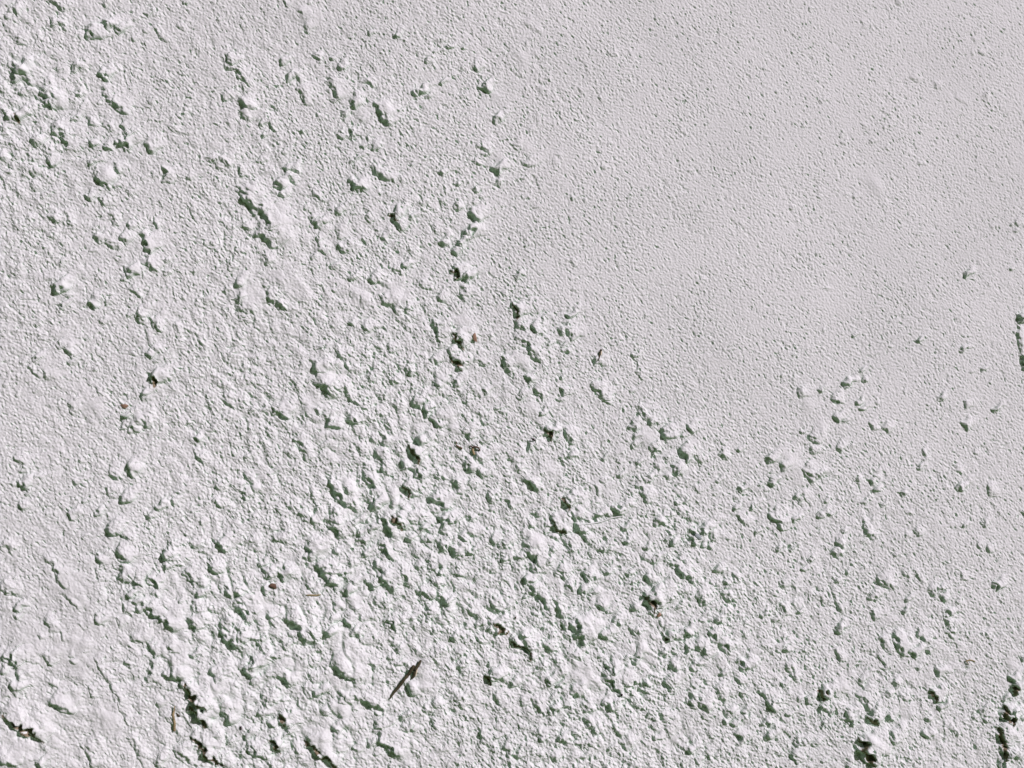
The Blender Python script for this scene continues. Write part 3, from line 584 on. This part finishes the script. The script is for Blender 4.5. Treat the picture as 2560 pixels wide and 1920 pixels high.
def crumb(name, u, v, rx, ry, ang, mat, lift=1.0, thick=0.5, seed=1, parent=None):
    """a small angular flake or stone lying on the wall"""
    a, b, h = surf(u, v)
    g = np.random.default_rng(seed)
    bm = bmesh.new(); bmesh.ops.create_icosphere(bm, subdivisions=2, radius=1)
    ca, sa = math.cos(R(ang)), math.sin(R(ang))
    k1, k2 = g.uniform(0, 6, 2)
    for v_ in bm.verts:
        x, y, z = v_.co
        k = 1 + 0.22 * math.sin(3 * x + k1) + 0.2 * math.cos(4 * y + k2) + g.uniform(-.08, .08)
        x *= rx * k; y *= ry * k; z = max(z, -0.5) * min(rx, ry) * thick * k
        p = (a + x * ca - y * sa, b + x * sa + y * ca, h + lift + z)
        v_.co = Vector((p[0] * S + EYE[0], -p[2] * S + FACE, -p[1] * S + EYE[2]))
    bmesh.ops.recalc_face_normals(bm, faces=bm.faces[:])
    me = bpy.data.meshes.new(name); bm.to_mesh(me); bm.free(); me.materials.append(mat)
    o = bpy.data.objects.new(name, me); col.objects.link(o); o.parent = parent
    return o

s1 = root('straw', 1010, 1700, 'dark olive dry straw with a split upper end, longest straw on the wall', 'straw', 'straws caught in the limewash')
strand('stem', [(974, 1746, 3), (984, 1731, 5.5), (998, 1715, 7), (1010, 1698, 6.5), (1022, 1684, 7.5), (1032, 1668, 8.5), (1036, 1662, 6)], M_OLIVE, s1, 0.45, 10, 2.5, 0.35)
strand('split_tip', [(1037, 1674, 6), (1043, 1666, 6.5), (1049, 1656, 6.5), (1052, 1649, 5)], M_OLIVE, s1, 0.5, 8, 3.5)
strand('side_splinter', [(1040, 1665, 8), (1037, 1679, 8.5), (1034, 1689, 7), (1029, 1697, 3)], M_OLIVE, s1, 0.4, 8, 2.5)
strand('pale_edge', [(1044, 1664, 3), (1041, 1678, 3.5), (1038, 1690, 2.5)], M_CREAM, s1, 0.5, 6, 3.0)
s2 = root('straw', 437, 1797, 'thin ochre straw standing upright, half buried near the lower left hollows', 'straw', 'straws caught in the limewash')
strand('stem', [(438, 1764, 2), (437, 1774, 3.5), (434, 1786, 6), (436, 1797, 5), (438, 1807, 5.5), (437, 1817, 6.5), (437, 1827, 5)], M_OCHRE, s2, 0.5, 8, 1.5)
strand('side_leaf', [(442, 1781, 2), (446, 1788, 5), (451, 1790, 3)], M_OLIVE, s2, 0.4, 6, 1.0)
s3 = root('straw', 1498, 892, 'short greenish straw stub leaning on the fine grain right of centre', 'straw', 'straws caught in the limewash')
strand('stem', [(1503, 874, 5), (1499, 884, 5), (1497, 894, 3.5), (1493, 903, 2)], M_OLIVE, s3, 0.5, 8, 1.0)
strand('pale_edge', [(1503, 879, 3), (1501, 889, 2.5)], M_CREAM, s3, 0.5, 6, 2.0)
s4 = root('root_fibre', 1192, 1125, 'curled brown root fibre looping beside the central pits', 'fibre', 'fibres in the limewash')
strand('loop', [(1175, 1114, 3), (1181, 1119, 4), (1189, 1117, 4), (1196, 1120, 4), (1199, 1127, 3.5)], M_BROWN, s4, 0.8, 8, 1.5)
strand('tail', [(1181, 1119, 5), (1182, 1128, 6), (1185, 1137, 5)], M_OCHRE, s4, 0.7, 8, 1.0)
s5 = root('root_fibre', 1148, 1116, 'thin bent brown fibre left of the looped fibre', 'fibre', 'fibres in the limewash')
strand('fibre', [(1141, 1104, 2.5), (1139, 1113, 3), (1146, 1117, 3.5), (1155, 1122, 5)], M_BROWN, s5, 0.7, 8, 1.2)
s6 = root('root_fibre', 2420, 1655, 'fine ochre forked fibre near the right edge, low down', 'fibre', 'fibres in the limewash')
strand('fibre', [(2436, 1653, 2), (2424, 1649, 3), (2412, 1651, 3), (2419, 1660, 2)], M_OCHRE, s6, 0.7, 6, 1.0)
sk = root('stick', 1500, 1304, 'limewashed thin stick half buried along a brown ragged gap right of centre', 'stick')
strand('stick', [(1443, 1312, 3), (1462, 1310, 3.5), (1482, 1308, 4), (1502, 1304, 4), (1526, 1295, 3.5), (1558, 1290, 2.5)], M_WASH, sk, 0.9, 8, -0.5)
s7 = root('straw', 780, 1483, 'pale slim straw lying flat beside a shallow dark groove', 'straw', 'straws caught in the limewash')
strand('stem', [(766, 1487, 2), (778, 1487, 3.5), (790, 1488, 3.5), (802, 1486, 2)], M_OCHRE, s7, 0.5, 8, 1.0)
tag(crumb('husk', 311, 1015, 10, 4.5, 8, M_RUST, 0.5, 0.4, 3), 'flat ochre brown husk flake on the left of the wall', 'flake', 'loose flakes on the wall')
tag(crumb('husk', 1186, 845, 4.5, 10, -12, M_RUST, 0.5, 0.4, 4), 'narrow tan flake standing just right of the big central pebble', 'flake', 'loose flakes on the wall')
tag(crumb('clay_chip', 683, 1464, 7.5, 7, 20, M_BROWN, 0.8, 0.7, 5), 'tiny dark brown clay chip with ragged edges, lower left', 'chip', 'clay chips')
tag(crumb('clay_chip', 1647, 1537, 5, 6, 40, M_RUST, 0.8, 0.6, 6), 'small rust orange clay chip below a wide brown hollow', 'chip', 'clay chips')
tag(crumb('stone', 1743, 1341, 9, 8, 30, M_SLATE, -2.0, 0.7, 7), 'small blue grey stone wedged in a black hole', 'stone')
tag(crumb('seed', 1333, 1099, 5.5, 2.6, 40, M_DARK, 0.8, 0.7, 8), 'black curved lump put in for the shade of a deep hole in the plaster right of centre', 'seed', 'seeds on the wall')  # near-black lump put in for the shade inside a deep hole
tag(crumb('seed', 603, 1818, 1.8, 5, -8, M_DARK, 0.8, 0.7, 9), 'slim black seed on bright plaster near the bottom left', 'seed', 'seeds on the wall')
tag(crumb('seed', 1551, 1735, 3, 3.4, 20, M_DARK, 0.8, 0.7, 10), 'round black seed at the end of a long dark groove', 'seed', 'seeds on the wall')
tag(crumb('seed', 1288, 1543, 2.2, 2.2, 0, M_BROWN, 0.8, 0.7, 11), 'minute reddish brown seed speck in bright plaster below centre', 'seed', 'seeds on the wall')
